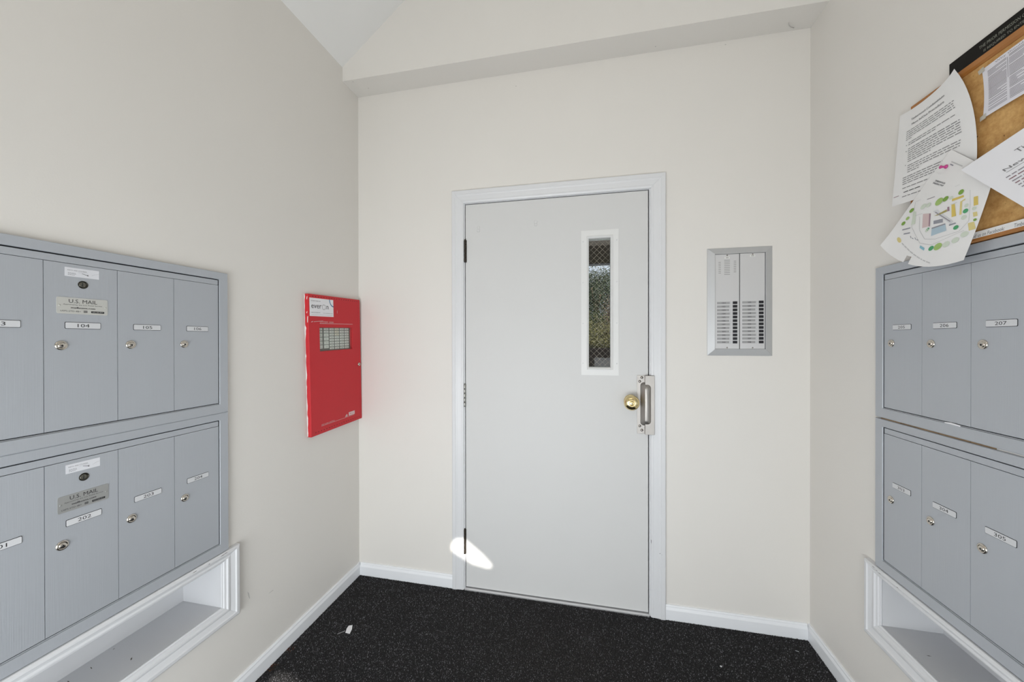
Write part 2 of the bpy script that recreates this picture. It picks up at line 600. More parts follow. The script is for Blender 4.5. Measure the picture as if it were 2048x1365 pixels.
# wire mesh cast in the glass
b = MB()
p = 0.0195
rng = random.Random(4)
a0, a1, z0, z1 = LV
for sgn in (1, -1):
    k = -60
    while k < 60:
        c = k * p * 1.4142
        # line z - zc = sgn*(a - ac) + c, clipped to the opening
        pts = []
        ac, zc = (a0 + a1) / 2, (z0 + z1) / 2
        for a in (a0, a1):
            z = zc + sgn * (a - ac) + c
            if z0 <= z <= z1:
                pts.append((a, z))
        for z in (z0, z1):
            a = ac + sgn * (z - zc - c)
            if a0 < a < a1:
                pts.append((a, z))
        if len(pts) == 2:
            b.tube([(pts[0][0], -0.0172 - 0.0006 * sgn, pts[0][1]), (pts[1][0], -0.0172 - 0.0006 * sgn, pts[1][1])], 0.00042, WIRE, 4)
        k += 1
door.part('wire_mesh', b, kind='stuff')


def hinge(a, z0, z1, ma, label):
    mb = MB()
    mb.box(a - 0.0065, a + 0.0065, -0.004, 0.003, z0, z1, ma)
    h = door.part('hinge', mb, label=label, bev=0.001)
    n = 5
    for i in range(n):
        s = (z1 - z0) / n
        mb = MB()
        mb.vcyl(a - 0.0005, 0.0055, 0.0056, z0 + i * s + 0.0012, z0 + (i + 1) * s - 0.0012, ma)
        door.part('knuckle', mb, parent=h, bev=0.0006)
    mb = MB()
    mb.vcyl(a - 0.0005, 0.0055, 0.0042, z1 - 0.001, z1 + 0.004, ma)
    mb.vcyl(a - 0.0005, 0.0055, 0.0035, z0, z1, DARK)
    door.part('pin', mb, parent=h)


hinge(0.6295, 1.716, 1.832, BRONZE, 'dark bronze hinge')
hinge(0.6255, 0.960, 1.077, HINGE, 'bare steel hinge')
hinge(0.6245, 0.187, 0.316, BRONZE, 'dark worn hinge')

# knob
KA, KZ = 1.4570, 1.0165
b = MB()
b.lathe(KA, KZ, [(0.031, 0.0), (0.031, 0.004), (0.027, 0.007), (0.0135, 0.009), (0.0128, 0.024), (0.015, 0.030), (0.024, 0.036), (0.0315, 0.043), (0.0350, 0.051), (0.0352, 0.057), (0.0330, 0.063), (0.0285, 0.068), (0.022, 0.0715), (0.0150, 0.0730), (0.0125, 0.0732), (0.0118, 0.0715), (0.0100, 0.0715), (0.0098, 0.0730), (0.009, 0.0734)], BRASS, n=44)
kn = door.part('door_knob', b, label='polished brass keyed knob')
b = MB()
b.lathe(KA, KZ, [(0.0082, 0), (0.0080, 0.0008), (0.0070, 0.0011)], BRASS, n=20, d0=0.0734)
b.box(KA - 0.0012, KA + 0.0012, 0.0742, 0.0750, KZ - 0.005, KZ + 0.002, DARK)
b.lathe(KA, KZ + 0.001, [(0.0026, 0.0), (0.0024, 0.0006)], DARK, n=10, d0=0.0744)
door.part('key_cylinder', b, parent=kn)

# latch guard
G = (1.4865, 1.5625, 0.8635, 1.1405)
b = MB()
b.box(G[0], 1.5205, 0.0005, 0.003, G[2], G[3], STEEL)
b.box(1.5215, G[1], 0.0195, 0.022, G[2], G[3], STEEL)
b.box(1.5205, 1.5218, 0.0005, 0.022, G[2], G[3], STEEL)
gd = door.part('latch_guard', b, bev=0.0008)
b = MB()
loops = []
for (ia, iz, d) in ((0, 0, 0.0), (0.002, 0.003, 0.010), (0.007, 0.010, 0.022), (0.016, 0.020, 0.034), (0.0215, 0.028, 0.0365)):
    A0, A1, Z0, Z1 = 1.5005 + ia, 1.5535 - ia * 1.02, 0.902 + iz, 1.1085 - iz
    r = min(0.016, (A1 - A0) / 2 * 0.9)
    lp = []
    for (cx, cz, t0) in ((A1 - r, Z1 - r, 0), (A0 + r, Z1 - r, 90), (A0 + r, Z0 + r, 180), (A1 - r, Z0 + r, 270)):
        for q in range(6):
            t = math.radians(t0 + q * 18)
            lp.append((cx + r * math.cos(t), d, cz + r * math.sin(t)))
    loops.append(lp)
n = len(loops[0])
fs = [(i * n + k, i * n + (k + 1) % n, (i + 1) * n + (k + 1) % n, (i + 1) * n + k) for i in range(len(loops) - 1) for k in range(n)] + [tuple((len(loops) - 1) * n + k for k in range(n))]
b.add([q for lp in loops for q in lp], fs, STEEL, True)
door.part('guard_bulge', b, parent=gd)
for a, z in ((1.508, 1.1304), (1.4985, 1.1118), (1.4985, 0.900), (1.508, 0.8805)):
    b = MB()
    b.lathe(a, z, [(0.0062, 0), (0.0058, 0.0018), (0.0042, 0.0034), (0.002, 0.0042)], RIV, n=16, d0=0.003)
    door.part('rivet', b, parent=gd)
# small raised marks of old screw holes filled near the top of the door
for a, z in ((0.700, 1.893), (0.700, 1.879), (1.000, 1.903), (1.000, 1.889)):
    b = MB()
    b.lathe(a, z, [(0.0085, 0), (0.0075, 0.0006), (0.0062, 0.0001)], DOORW, n=18)
    door.part('filled_hole', b)

# ------------------------------------------------------------------ mailbox banks
DW_, DH_ = 0.1404, 0.410
b = MB()
b.box(0.0006, DW_ - 0.0006, 0.0, 0.0045, 0.0006, DH_ - 0.0006, BOXG)
DOOR_ME = b.mesh('mailbox_door')
b = MB()
b.lathe(0, 0, [(0.0118, 0), (0.0118, 0.0010), (0.0112, 0.0024), (0.0098, 0.0032), (0.0076, 0.0034), (0.0070, 0.0026), (0.0066, 0.0026), (0.0064, 0.0040), (0.0058, 0.0045), (0.002, 0.0046)], NICK, n=28)
b.box(-0.0009, 0.0009, 0.0044, 0.0049, -0.0038, 0.0015, DARK)
b.lathe(0, -0.0012, [(0.0024, 0), (0.0022, 0.0006)], DARK, n=12, d0=0.0044)
LOCK_ME = b.mesh('cylinder_lock')
b = MB()
b.lathe(0, 0, [(0.0098, 0), (0.0098, 0.0008), (0.0090, 0.0012), (0.0082, 0.0004), (0.0080, 0.0002)], GUNM, n=26)
b.lathe(-0.001, 0, [(0.0068, 0.0), (0.0066, 0.0010), (0.0055, 0.0014)], GUNL, n=22)
b.prism([(-0.0024, 0.0045), (-0.0010, 0.0045), (-0.0004, 0.0005), (-0.0012, -0.001), (0.0000, -0.005), (-0.0014, -0.005), (-0.0026, -0.001), (-0.0016, 0.0008)], 0.0013, 0.0017, DARK)
MASTER_ME = b.mesh('master_lock')


def rr(a0, a1, z0, z1, r, n=4):
    out_ = []
    for (cx, cz, t0) in ((a1 - r, z1 - r, 0), (a0 + r, z1 - r, 90), (a0 + r, z0 + r, 180), (a1 - r, z0 + r, 270)):
        for q in range(n + 1):
            t_ = math.radians(t0 + q * 90 / n)
            out_.append((cx + r * math.cos(t_), cz + r * math.sin(t_)))
    return out_


def plate_mesh(num):
    mb = MB()
    w_, h_ = 0.0665, 0.0148
    mb.prism(rr(-w_ / 2 - 0.001, w_ / 2 + 0.001, -h_ / 2 - 0.001, h_ / 2 + 0.001, 0.0024), 0.0, 0.0006, DARK)
    mb.prism(rr(-w_ / 2, w_ / 2, -h_ / 2, h_ / 2, 0.002), 0.0, 0.0014, CARD)
    mb.text(num, 0.0, 0.0, 0.0228 if '1' in num else 0.0255, 0.0085, 0.00155, INK)
    return mb.mesh('number_plate')


def approval_mesh(base, ink):
    mb = MB()
    mb.prism(rr(-0.0487, 0.0487, -0.0203, 0.0203, 0.0035), 0.0, 0.0010, base)
    d = 0.0011
    mb.text('U.S. MAIL', 0.0, 0.0117, 0.054, 0.0092, d, ink)
    mb.text('Approved by the U.S. Postal Service', 0.0, 0.0025, 0.074, 0.0036, d, ink)
    for q in (-0.00025, 0.00025):
        mb.text('mailboxes.com', q, -0.0045, 0.046, 0.0042, d, ink)
    mb.text('USPS-STD-4B+', -0.0235, -0.0135, 0.037, 0.0035, d, ink)
    for k in range(3):
        mb.box(0.0005, 0.0078, 0.001, 0.00112, -0.0158 + k * 0.0019, -0.0146 + k * 0.0019, ink)
    mb.prism(rr(0.0150, 0.0415, -0.0160, -0.0110, 0.0015), 0.001, 0.00115, ink)
    mb.text('SALSBURY', 0.0282, -0.0135, 0.0215, 0.0024, 0.00125, base)
    for s in (-1, 1):
        mb.lathe(s * 0.0437, 0.0, [(0.0024, 0.0), (0.0022, 0.0006), (0.001, 0.0008)], base, n=12, d0=0.001)
    return mb.mesh('approval_plate')


def sticker_mesh():
    mb = MB()
    mb.prism([(-0.0327, -0.0110), (0.0327, -0.0110), (0.0327, 0.0112), (-0.0327, 0.0110)], 0.0, 0.0003, STICK)
    d = 0.0004
    mb.text('KEYS ARE STORED', -0.0095, 0.0045, 0.036, 0.0026, d, INKG)
    g = random.Random(7)
    for k in range(3):
        a = -0.027
        while a < -0.014:
            l_ = g.uniform(0.002, 0.005)
            mb.flat(rect(a, a + l_, -0.0025 - k * 0.0025, -0.0017 - k * 0.0025), d, INKG)
            a += l_ + 0.0008
    mb.prism([(-0.001, -0.0015), (0.010, -0.0045), (0.010, -0.0033), (-0.001, -0.0007)], 0.0003, d, INK)
    mb.prism([(0.009, -0.0056), (0.0125, -0.0047), (0.0095, -0.0024)], 0.0003, d, INK)
    mb.tube([(-0.008, d, 0.0005), (-0.001, d, 0.0012), (0.007, d, 0.0020), (0.012, d, -0.0012)], 0.00015, INKG, 4)
    mb.tube([(0.018, d, -0.003), (0.024, d, 0.0005), (0.032, d, 0.0025)], 0.00012, INKG, 4)
    return mb.mesh('instruction_sticker')


PLATE_C = approval_mesh(PLATE, INK)
PLATE_S = approval_mesh(PLATES, INK)
STICK_ME = sticker_mesh()
BW = 0.0624 + 6 * DW_


def bank(wall, a0, ztop, numbers, master, label, seed):
    """a0 = left edge of the frame, ztop = top of the doors"""
    t_ = Thing('mailbox_bank', wall, a0, ztop - 0.444, label, 'mailboxes', 'wall mailbox banks')
    R_ = (a0, a0 + BW, ztop - 0.4445, ztop + 0.0450)
    fr = (0.0294, 0.0294, 0.0305, 0.0245)
    prof_ = [(0, 0), (0, 0.0110), (0.06, 0.0130), (0.985, 0.0112), (1.0, 0.0104), (1.0, 0)]
    for s in 'LTRB':
        mb = MB()
        mb.side(R_, fr, s, prof_, BOXG)
        t_.part('frame', mb)
    mb = MB()
    mb.box(a0 + 0.01, a0 + BW - 0.01, 0.0, 0.0016, R_[2] + 0.01, R_[3] - 0.01, DARK)
    t_.part('back_panel', mb, label='dark inside of the box bank')
    for q in (a0 + 0.0293, a0 + BW - 0.0312):  # dark strips added to paint the shadow line of the frame gap
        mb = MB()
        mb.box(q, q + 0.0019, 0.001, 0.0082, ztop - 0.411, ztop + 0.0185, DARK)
        t_.part('gap_shade', mb)
    mb = MB()
    mb.box(a0 + 0.0318, a0 + BW - 0.0318, 0.0, 0.0075, ztop + 0.0006, ztop + 0.0172, BOXG)
    t_.part('header_strip', mb, bev=0.0005)
    mb = MB()
    mb.box(a0 + 0.0300, a0 + BW - 0.0300, 0.0, 0.0072, ztop - 0.4139, ztop - 0.4118, BOXG)
    t_.part('sill_strip', mb)
    g = random.Random(seed)
    for i, num in enumerate(numbers):
        x = a0 + 0.0312 + i * DW_
        o = link('mailbox_door', DOOR_ME, t_.o, (x - t_.anchor[0], -0.0035, ztop - DH_ - t_.anchor[2]))
        o['label'] = 'grey mailbox door numbered ' + num
        z = DH_ - 0.1535
        link('number_plate', plate_mesh(num), o, (DW_ / 2 + g.uniform(-0.0004, 0.0004), -0.0045, z))
        lk = link('cylinder_lock', LOCK_ME, o, (0.0295, -0.0045, DH_ - 0.2030))
        lk.rotation_euler = (0, g.uniform(-0.06, 0.06), 0)
        if i == master:
            link('instruction_sticker', STICK_ME, o, (DW_ / 2 - 0.001, -0.0045, DH_ - 0.0205))
            link('master_lock', MASTER_ME, o, (DW_ / 2, -0.0045, DH_ - 0.0495))
            link('approval_plate', PLATE_C if ztop > 1.3 else PLATE_S, o, (DW_ / 2, -0.0045, DH_ - 0.1045))
    return t_


bank('L', -0.7765 - BW, 1.501, ['101', '102', '103', '104', '105', '106'], 3, 'grey mailbox bank on left wall, upper of two, numbers 103 to 106', 1)
bank('L', -0.7765 - BW, 1.0115, ['107', '108', '201', '202', '203', '204'], 3, 'grey mailbox bank on left wall, lower of two, numbers 202 to 204', 2)
bank('R', 0.4005, 1.5005, ['205', '206', '207', '208', '301', '302'], 9, 'grey mailbox bank on right wall, upper one under the cork board', 3)
bank('R', 0.4005, 1.0065, ['303', '304', '305', '306', '307', '308'], 9, 'grey mailbox bank on right wall, lower one, numbers 303 to 305', 4)
# bare wood seen in the gap between the two right-hand banks
g = random.Random(12)
x = 0.418
while x < 1.28:
    l_ = g.uniform(0.05, 0.11)
    b = MB()
    b.box(x, min(x + l_, 1.28), 0.0, 0.006 + g.uniform(0, .002), 1.0505, 1.0572, SHIM if g.random() < 0.75 else CAULK)
    o = solo('wood_shim', 'R', b)
    mw = o.matrix_basis.copy()
    o.parent = wall_right
    o.matrix_basis = wall_right.matrix_basis.inverted() @ mw
    x += l_ + 0.001
# slip of paper caught under door 206
b = MB()
b.prism([(0.648, 1.0868), (0.690, 1.0862), (0.692, 1.0895), (0.665, 1.0915), (0.648, 1.0893)], 0.0118, 0.0123, PAPERW)
solo('paper_slip', 'R', b, 0.65, 1.087, 'white paper sliver stuck in the bottom edge of mailbox 206', 'paper')


# ------------------------------------------------------------------ white moulded shelves under the banks
def mail_shelf(wall, opening, outer, label, seed):
    a0, a1 = opening
    t_ = Thing('mail_shelf', wall, outer[0], outer[2], label, 'shelf', 'recessed shelves under the mailboxes')
    oa0, oa1, oz0, oz1 = outer
    wd = (a0 - oa0, oa1 - a1, NI['z0'] - oz0, oz1 - NI['z1'])
    prof_ = [(0, 0), (0, 0.016), (0.10, 0.020), (0.26, 0.0205), (0.31, 0.0165), (0.56, 0.0125), (0.66, 0.0150), (0.74, 0.0150), (0.79, 0.0105), (0.90, 0.0095), (0.93, 0.006), (1.0, 0.005), (1.0, 0)]
    for s in 'LTRB':
        mb = MB()
        mb.side(outer, wd, s, prof_, TRIMW)
        t_.part('moulding', mb, bev=0.0006, seg=1)
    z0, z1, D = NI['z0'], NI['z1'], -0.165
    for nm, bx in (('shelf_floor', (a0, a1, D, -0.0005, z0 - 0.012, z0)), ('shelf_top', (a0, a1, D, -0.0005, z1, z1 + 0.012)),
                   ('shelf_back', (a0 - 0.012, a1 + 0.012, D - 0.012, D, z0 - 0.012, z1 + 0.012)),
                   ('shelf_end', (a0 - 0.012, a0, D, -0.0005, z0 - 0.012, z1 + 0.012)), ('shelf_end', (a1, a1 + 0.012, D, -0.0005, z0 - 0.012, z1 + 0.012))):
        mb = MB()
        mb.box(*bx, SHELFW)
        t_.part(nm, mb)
    g_ = random.Random(seed)
    for k in range(9):
        mb = MB()
        near = a1 if wall == 'L' else a0
        sg = -1 if wall == 'L' else 1
        if k < 5:
            x_, dd = near + sg * g_.uniform(0.02, 0.35), g_.uniform(-0.15, -0.02)
            l1, w1, an = g_.uniform(0.002, 0.008), g_.uniform(0.0008, 0.0016), g_.uniform(0, 3)
            ca, sa = math.cos(an), math.sin(an)
            mb.add([(x_ + u * ca - v * sa, dd + u * sa + v * ca, z0 + 0.0002) for u, v in ((-l1, -w1), (l1 * 0.4, -w1 * 1.4), (l1, w1 * 0.4), (-l1 * .2, w1))], [(0, 1, 2, 3)], SPECK)
        else:
            x_ = near + sg * g_.uniform(-0.02, 0.12)
            zz = oz1 - g_.uniform(0.004, 0.010)
            l1 = g_.uniform(0.002, 0.007)
            mb.add([(x_ - l1, 0.0208, zz), (x_ + l1, 0.0208, zz + 0.0004), (x_ + l1 * .7, 0.0208, zz + 0.0018), (x_ - l1 * .4, 0.0208, zz + 0.0015)], [(0, 1, 2, 3)], SPECK)
        t_.part('chip_mark', mb)
    return t_


mail_shelf('L', NL, (-1.72, -0.737, 0.311, 0.566), 'white moulded shelf recess below the left wall mailboxes', 5)
mail_shelf('R', NR, (0.3575, 1.336, 0.308, 0.5605), 'white moulded shelf recess below the right wall mailboxes', 6)

# ------------------------------------------------------------------ red fire alarm panel
FA = (-0.3945, -0.0105, 0.868, 1.527)
fa = Thing('alarm_panel', 'L', -0.2025, 1.1975, 'red fire alarm panel with label window in the left corner', 'alarm panel')
fa.o.rotation_euler = (0, math.radians(-1.6), PI / 2)
fa.o.rotation_mode = 'XYZ'
AW = (-0.3245, -0.0800, 1.2600, 1.3725)
b = MB()
b.plate(rect(*FA), [rect(*AW)], 0.0, 0.020, RED)
fa.part('cabinet', b, bev=0.003, seg=3)
b = MB()
b.box(AW[0] - 0.01, AW[1] + 0.01, 0.0005, 0.004, AW[2] - 0.008, AW[3] + 0.008, PANELG)
back = fa.part('display_board', b)
cols = [(-0.3225, 0.031, 6), (-0.2790, 0.031, 6), (-0.2390, 0.030, 8), (-0.2010, 0.030, 8), (-0.1625, 0.031, 8), (-0.1235, 0.030, 8)]
for ci, (ca, cw, n) in enumerate(cols):
    z = AW[3] - 0.002
    hs = [0.0125, 0.0125, 0.0185, 0.0185, 0.0185, 0.0185] if n == 6 else [0.0128] * 8
    for k in range(n):
        b = MB()
        b.box(ca, ca + cw, 0.004, 0.0062, z - hs[k] + 0.0026, z, LABELY if ci == 3 and k < 3 else LABELG)
        l1 = cw * 0.25
        b.box(ca + cw / 2 - l1, ca + cw / 2 + l1, 0.0062, 0.0064, z - hs[k] * 0.5 - 0.0002, z - hs[k] * 0.5 + 0.0016, SLOT)
        fa.part('zone_label', b, parent=back, bev=0.0005, seg=1)
        z -= hs[k] + (0.0008 if n == 8 else 0.0005)
b = MB()
b.box(AW[0] + 0.0005, AW[1] - 0.0005, 0.0150, 0.0165, AW[2] + 0.0005, AW[3] - 0.0005, GLASS)
fa.part('window_pane', b)
# sticker
S = (-0.3870, -0.2270, 1.4255, 1.5095)
b = MB()
b.box(S[0], S[1], 0.0200, 0.0204, S[2], S[3], PAPERW)
st = fa.part('monitoring_sticker', b, label='white sticker with dark lettering and a blue ring')
b = MB()
D = 0.0207
b.text('MONITORED BY', -0.347, 1.4965, 0.062, 0.0046, D, INKG)
b.text('ever', -0.3436, 1.4705, 0.0658, 0.0165, D, INK)
b.text('n', -0.2695, 1.4697, 0.0135, 0.0165, D, INK)
n = 28
ring = [(-0.2944 + 0.0120 * math.cos(2 * PI * k / n), -0 + 1.4700 + 0.0125 * math.sin(2 * PI * k / n)) for k in range(n)]
ring2 = [(-0.2944 + 0.0107 * math.cos(2 * PI * k / n), 1.4700 + 0.0112 * math.sin(2 * PI * k / n)) for k in range(n)]
b.add([(a, D, z) for a, z in ring + ring2], [(k, (k + 1) % n, n + (k + 1) % n, n + k) for k in range(n)], INK)
b.text('844.5.EVERON', -0.3490, 1.4425, 0.056, 0.0042, D, INKG)
b.text('everonsolutions.com', -0.2670, 1.4420, 0.066, 0.0038, D, INKG)
b.flat(rect(-0.379, -0.235, 1.4320, 1.4328), D, SLOT)
fa.part('lettering', b, parent=st)
b = MB()
BLUE = mat('sticker_blue', (0.03, 0.17, 0.33), 0.4)
cx, cz, n = -0.2270, 1.5095, 14
o1 = [(cx - 0.0295 * math.cos(PI / 2 * k / n), cz - 0.036 * math.sin(PI / 2 * k / n)) for k in range(n + 1)]
o2 = [(cx - 0.0245 * math.cos(PI / 2 * k / n), cz - 0.031 * math.sin(PI / 2 * k / n)) for k in range(n + 1)]
b.add([(a, D, z) for a, z in o1 + o2], [(k, k + 1, n + 2 + k, n + 1 + k) for k in range(n)], BLUE)
fa.part('blue_ring', b, parent=st)
# printed lines and lettering on the door
b = MB()
FW = mat('panel_print', (0.62, 0.42, 0.42), 0.5)
D = 0.0203
b.flat(rect(-0.3245, -0.0775, 1.3905, 1.3925), D, FW)
b.text('SYSTEM', -0.2965, 1.3985, 0.054, 0.0085, D, FW)
b.text('1000', -0.2440, 1.3985, 0.032, 0.0085, D, FW)
b.flat(rect(-0.3290, -0.1550, 0.9035, 0.9050), D, FW)
b.text('FIRE ALARM CONTROL', -0.2810, 0.9095, 0.092, 0.0060, D, FW)
b.flat([(-0.1560, 0.9070), (-0.1340, 0.9070), (-0.1360, 0.9190), (-0.1450, 0.9190)], D, FW)
b.flat(rect(-0.1560, -0.0760, 0.9035, 0.9050), D, FW)
b.flat(rect(-0.1250, -0.0750, 0.9075, 0.9255), D, mat('panel_print_white', (0.72, 0.6, 0.6), 0.5))
b.text('FCI', -0.100, 0.9165, 0.030, 0.0095, D + 0.0002, RED)
fa.part('lettering', b)
# rows of vent holes
for z in (1.5165, 0.8830):
    for k in range(19):
        b = MB()
        b.lathe(-0.3650 + k * 0.0183, z, [(0.0026, 0), (0.0026, 0.0003)], REDD, n=8, d0=0.0199)
        fa.part('vent_hole', b)
b = MB()
b.lathe(-0.0310, 1.172, [(0.0095, 0), (0.0095, 0.003), (0.008, 0.005), (0.0055, 0.0052), (0.005, 0.0045), (0.003, 0.0045)], NICK, n=20, d0=0.020)
b.box(-0.0316, -0.0304, 0.0245, 0.0255, 1.169, 1.175, DARK)
fa.part('door_lock', b, bev=0)
# ragged paint and caulk along the hinge edge
b = MB()
g = random.Random(3)
N = 46
lo = [(-0.3962 - abs(g.gauss(0, 0.0010)), 0.0006, 0.872 + k * (0.655 / N)) for k in range(N + 1)]
hi = [(-0.3947, 0.0012 + abs(g.gauss(0, 0.0016)), 0.872 + k * (0.655 / N)) for k in range(N + 1)]
b.add(lo + hi, [(k, k + 1, N + 2 + k, N + 1 + k) for k in range(N)], CAULK)
fa.part('caulk_edge', b, label='ragged white caulk line')
for (a0, a1, d0, z0, z1) in ((-0.3950, -0.3950, 0.012, 1.50, 1.515), (-0.3950, -0.3950, 0.010, 1.437, 1.447), (-0.3950, -0.3950, 0.013, 1.395, 1.425)):
    b = MB()
    b.add([(a0, d0, z0), (a0, d0 + 0.003, z0 + 0.002), (a0 - 0.0001, d0 + 0.005, z1), (a0 - 0.0001, d0 + 0.001, z1 - 0.003)], [(0, 1, 2, 3)], CAULK)
    fa.part('paint_chip', b)
for pts in ([(-0.382, 1.397), (-0.372, 1.3975), (-0.366, 1.4025), (-0.374, 1.4015)], [(-0.362, 1.3985), (-0.30, 1.4035), (-0.302, 1.4055), (-0.364, 1.4005)], [(-0.2, 1.44), (-0.198, 1.455), (-0.1985, 1.462), (-0.201, 1.45)]):
    b = MB()
    b.flat(pts, 0.0204, FW)
    fa.part('scratch', b)

# ------------------------------------------------------------------ intercom panel
ic = Thing('intercom_panel', 'B', 1.926, 1.48, 'aluminium door intercom panel with name cards and black buttons', 'intercom')
IR = (1.7932, 2.0583, 1.2370, 1.7255)
for s in 'LTRB':
    b = MB()
    b.side(IR, (0.0305, 0.0305, 0.0305, 0.0290), s, [(0, 0), (0, 0.0035), (0.93, 0.0150), (1.0, 0.0150), (1.0, 0)], ALU)
    ic.part('frame', b, bev=0.0005, seg=1)
b = MB()
b.box(1.818, 2.034, 0.0, 0.005, 1.262, 1.700, DARK)
ic.part('back_box', b)
cards = [['101', '102', '103', '104', '105', '106', '107', '108', '201', '202', '203', '204'], ['205', '206', '207', '208', '301', '302', '303', '304', '305', '306', '307', '308']]
for ci, (a0, a1, ca0, ca1, b0, b1, zs) in enumerate(((1.8242, 1.9235, 1.8322, 1.8893, 1.8968, 1.9152, 1.4755), (1.9265, 2.0260, 1.9352, 1.9950, 2.0017, 2.0204, 1.4762))):
    b = MB()
    b.box(a0, a1, 0.005, 0.0105 + ci * 0.0008, 1.2680, 1.6955, ALUP)
    pl = ic.part('face_plate', b, bev=0.0006)
    D = 0.0105 + ci * 0.0008
    for k in range(12):
        z = zs - k * 0.01615
        b = MB()
        b.box(ca0, ca1, D, D + 0.0004, z - 0.0050, z + 0.0050, CARDG)
        b.box(ca1 - 0.0045 - 0.0012 * (k % 3), ca1 - 0.0012, D, D + 0.0006, z - 0.0042, z + 0.0042, CARD)
        b.text(cards[ci][k], (ca0 + ca1) / 2 - 0.001, z, 0.0135, 0.0056, D + 0.0008, INK)
        ic.part('name_card', b, parent=pl)
        b = MB()
        b.box(b0, b1, D, D + 0.0022, z - 0.0057, z + 0.0062, BTN)
        ic.part('call_button', b, parent=pl, bev=0.0006)
    for z in (1.6905, 1.2735):
        b = MB()
        b.lathe((a0 + a1) / 2 + (0.001 if ci else 0.0), z, [(0.0034, 0), (0.003, 0.0008), (0.002, 0.001)], RIV, n=14, d0=D)
        ic.part('screw', b, parent=pl)
    b = MB()
    zz = 1.6795 if ci == 0 else 1.6835
    cx = 1.8735 if ci == 0 else 1.9765
    b.box(cx - 0.0105, cx + 0.0105, D, D + 0.0004, zz - 0.0038, zz + 0.0038, LABELG)
    b.box(cx - 0.005, cx + 0.006, D, D + 0.0006, zz - 0.0016, zz + 0.0016, SLOT)
    ic.part('maker_label', b, parent=pl)
    if ci == 0:
        rows = [(1.8735, 0.0118, 9, 1.6685), (1.8430, 0.0050, 7, 1.6602), (1.9060, 0.0052, 7, 1.6630)]
        for (cx, hw, n, zt) in rows:
            for k in range(n):
                b = MB()
                b.prism(rr(cx - hw, cx + hw, zt - k * 0.0080 - 0.0016, zt - k * 0.0080 + 0.0012, 0.0009, 2), D, D + 0.0002, SLOT)
                ic.part('speaker_slot', b, parent=pl)

# ------------------------------------------------------------------ cork board, sign and papers on the right wall
BO = (0.547, 1.25, 1.5470, 1.9910)
cb = Thing('cork_board', 'R', BO[0], BO[2], 'cork notice board in an oak frame above the right mailboxes', 'notice board')
for s in 'LTRB':
    b = MB()
    b.side(BO, (0.018,) * 4, s, [(0, 0), (0, 0.016), (0.15, 0.020), (0.75, 0.018), (1.0, 0.013), (1.0, 0)], WOODF)
    cb.part('frame', b)
b = MB()
b.box(BO[0] + 0.015, BO[1] - 0.015, 0, 0.011, BO[2] + 0.015, BO[3] - 0.015, CORK)
cb.part('cork_sheet', b)

sg = Thing('door_sign', 'R', 0.65, 1.9912, 'black sign with pale capital letters above the cork board', 'sign')
b = MB()
b.box(0.650, 1.20, 0.0, 0.006, 1.9912, 2.0375, SIGNB)
sg.part('sign_plate', b, bev=0.001)
b = MB()
b.text('THE PRIOR PERMISSION OF', 0.7285 + 0.0515, 2.0205, 0.103, 0.0075, 0.0063, SIGNT)
b.text('IS REQUIRED TO ENTER', 0.7390 + 0.046, 2.0065, 0.092, 0.0070, 0.0063, SIGNT)
sg.part('lettering', b)


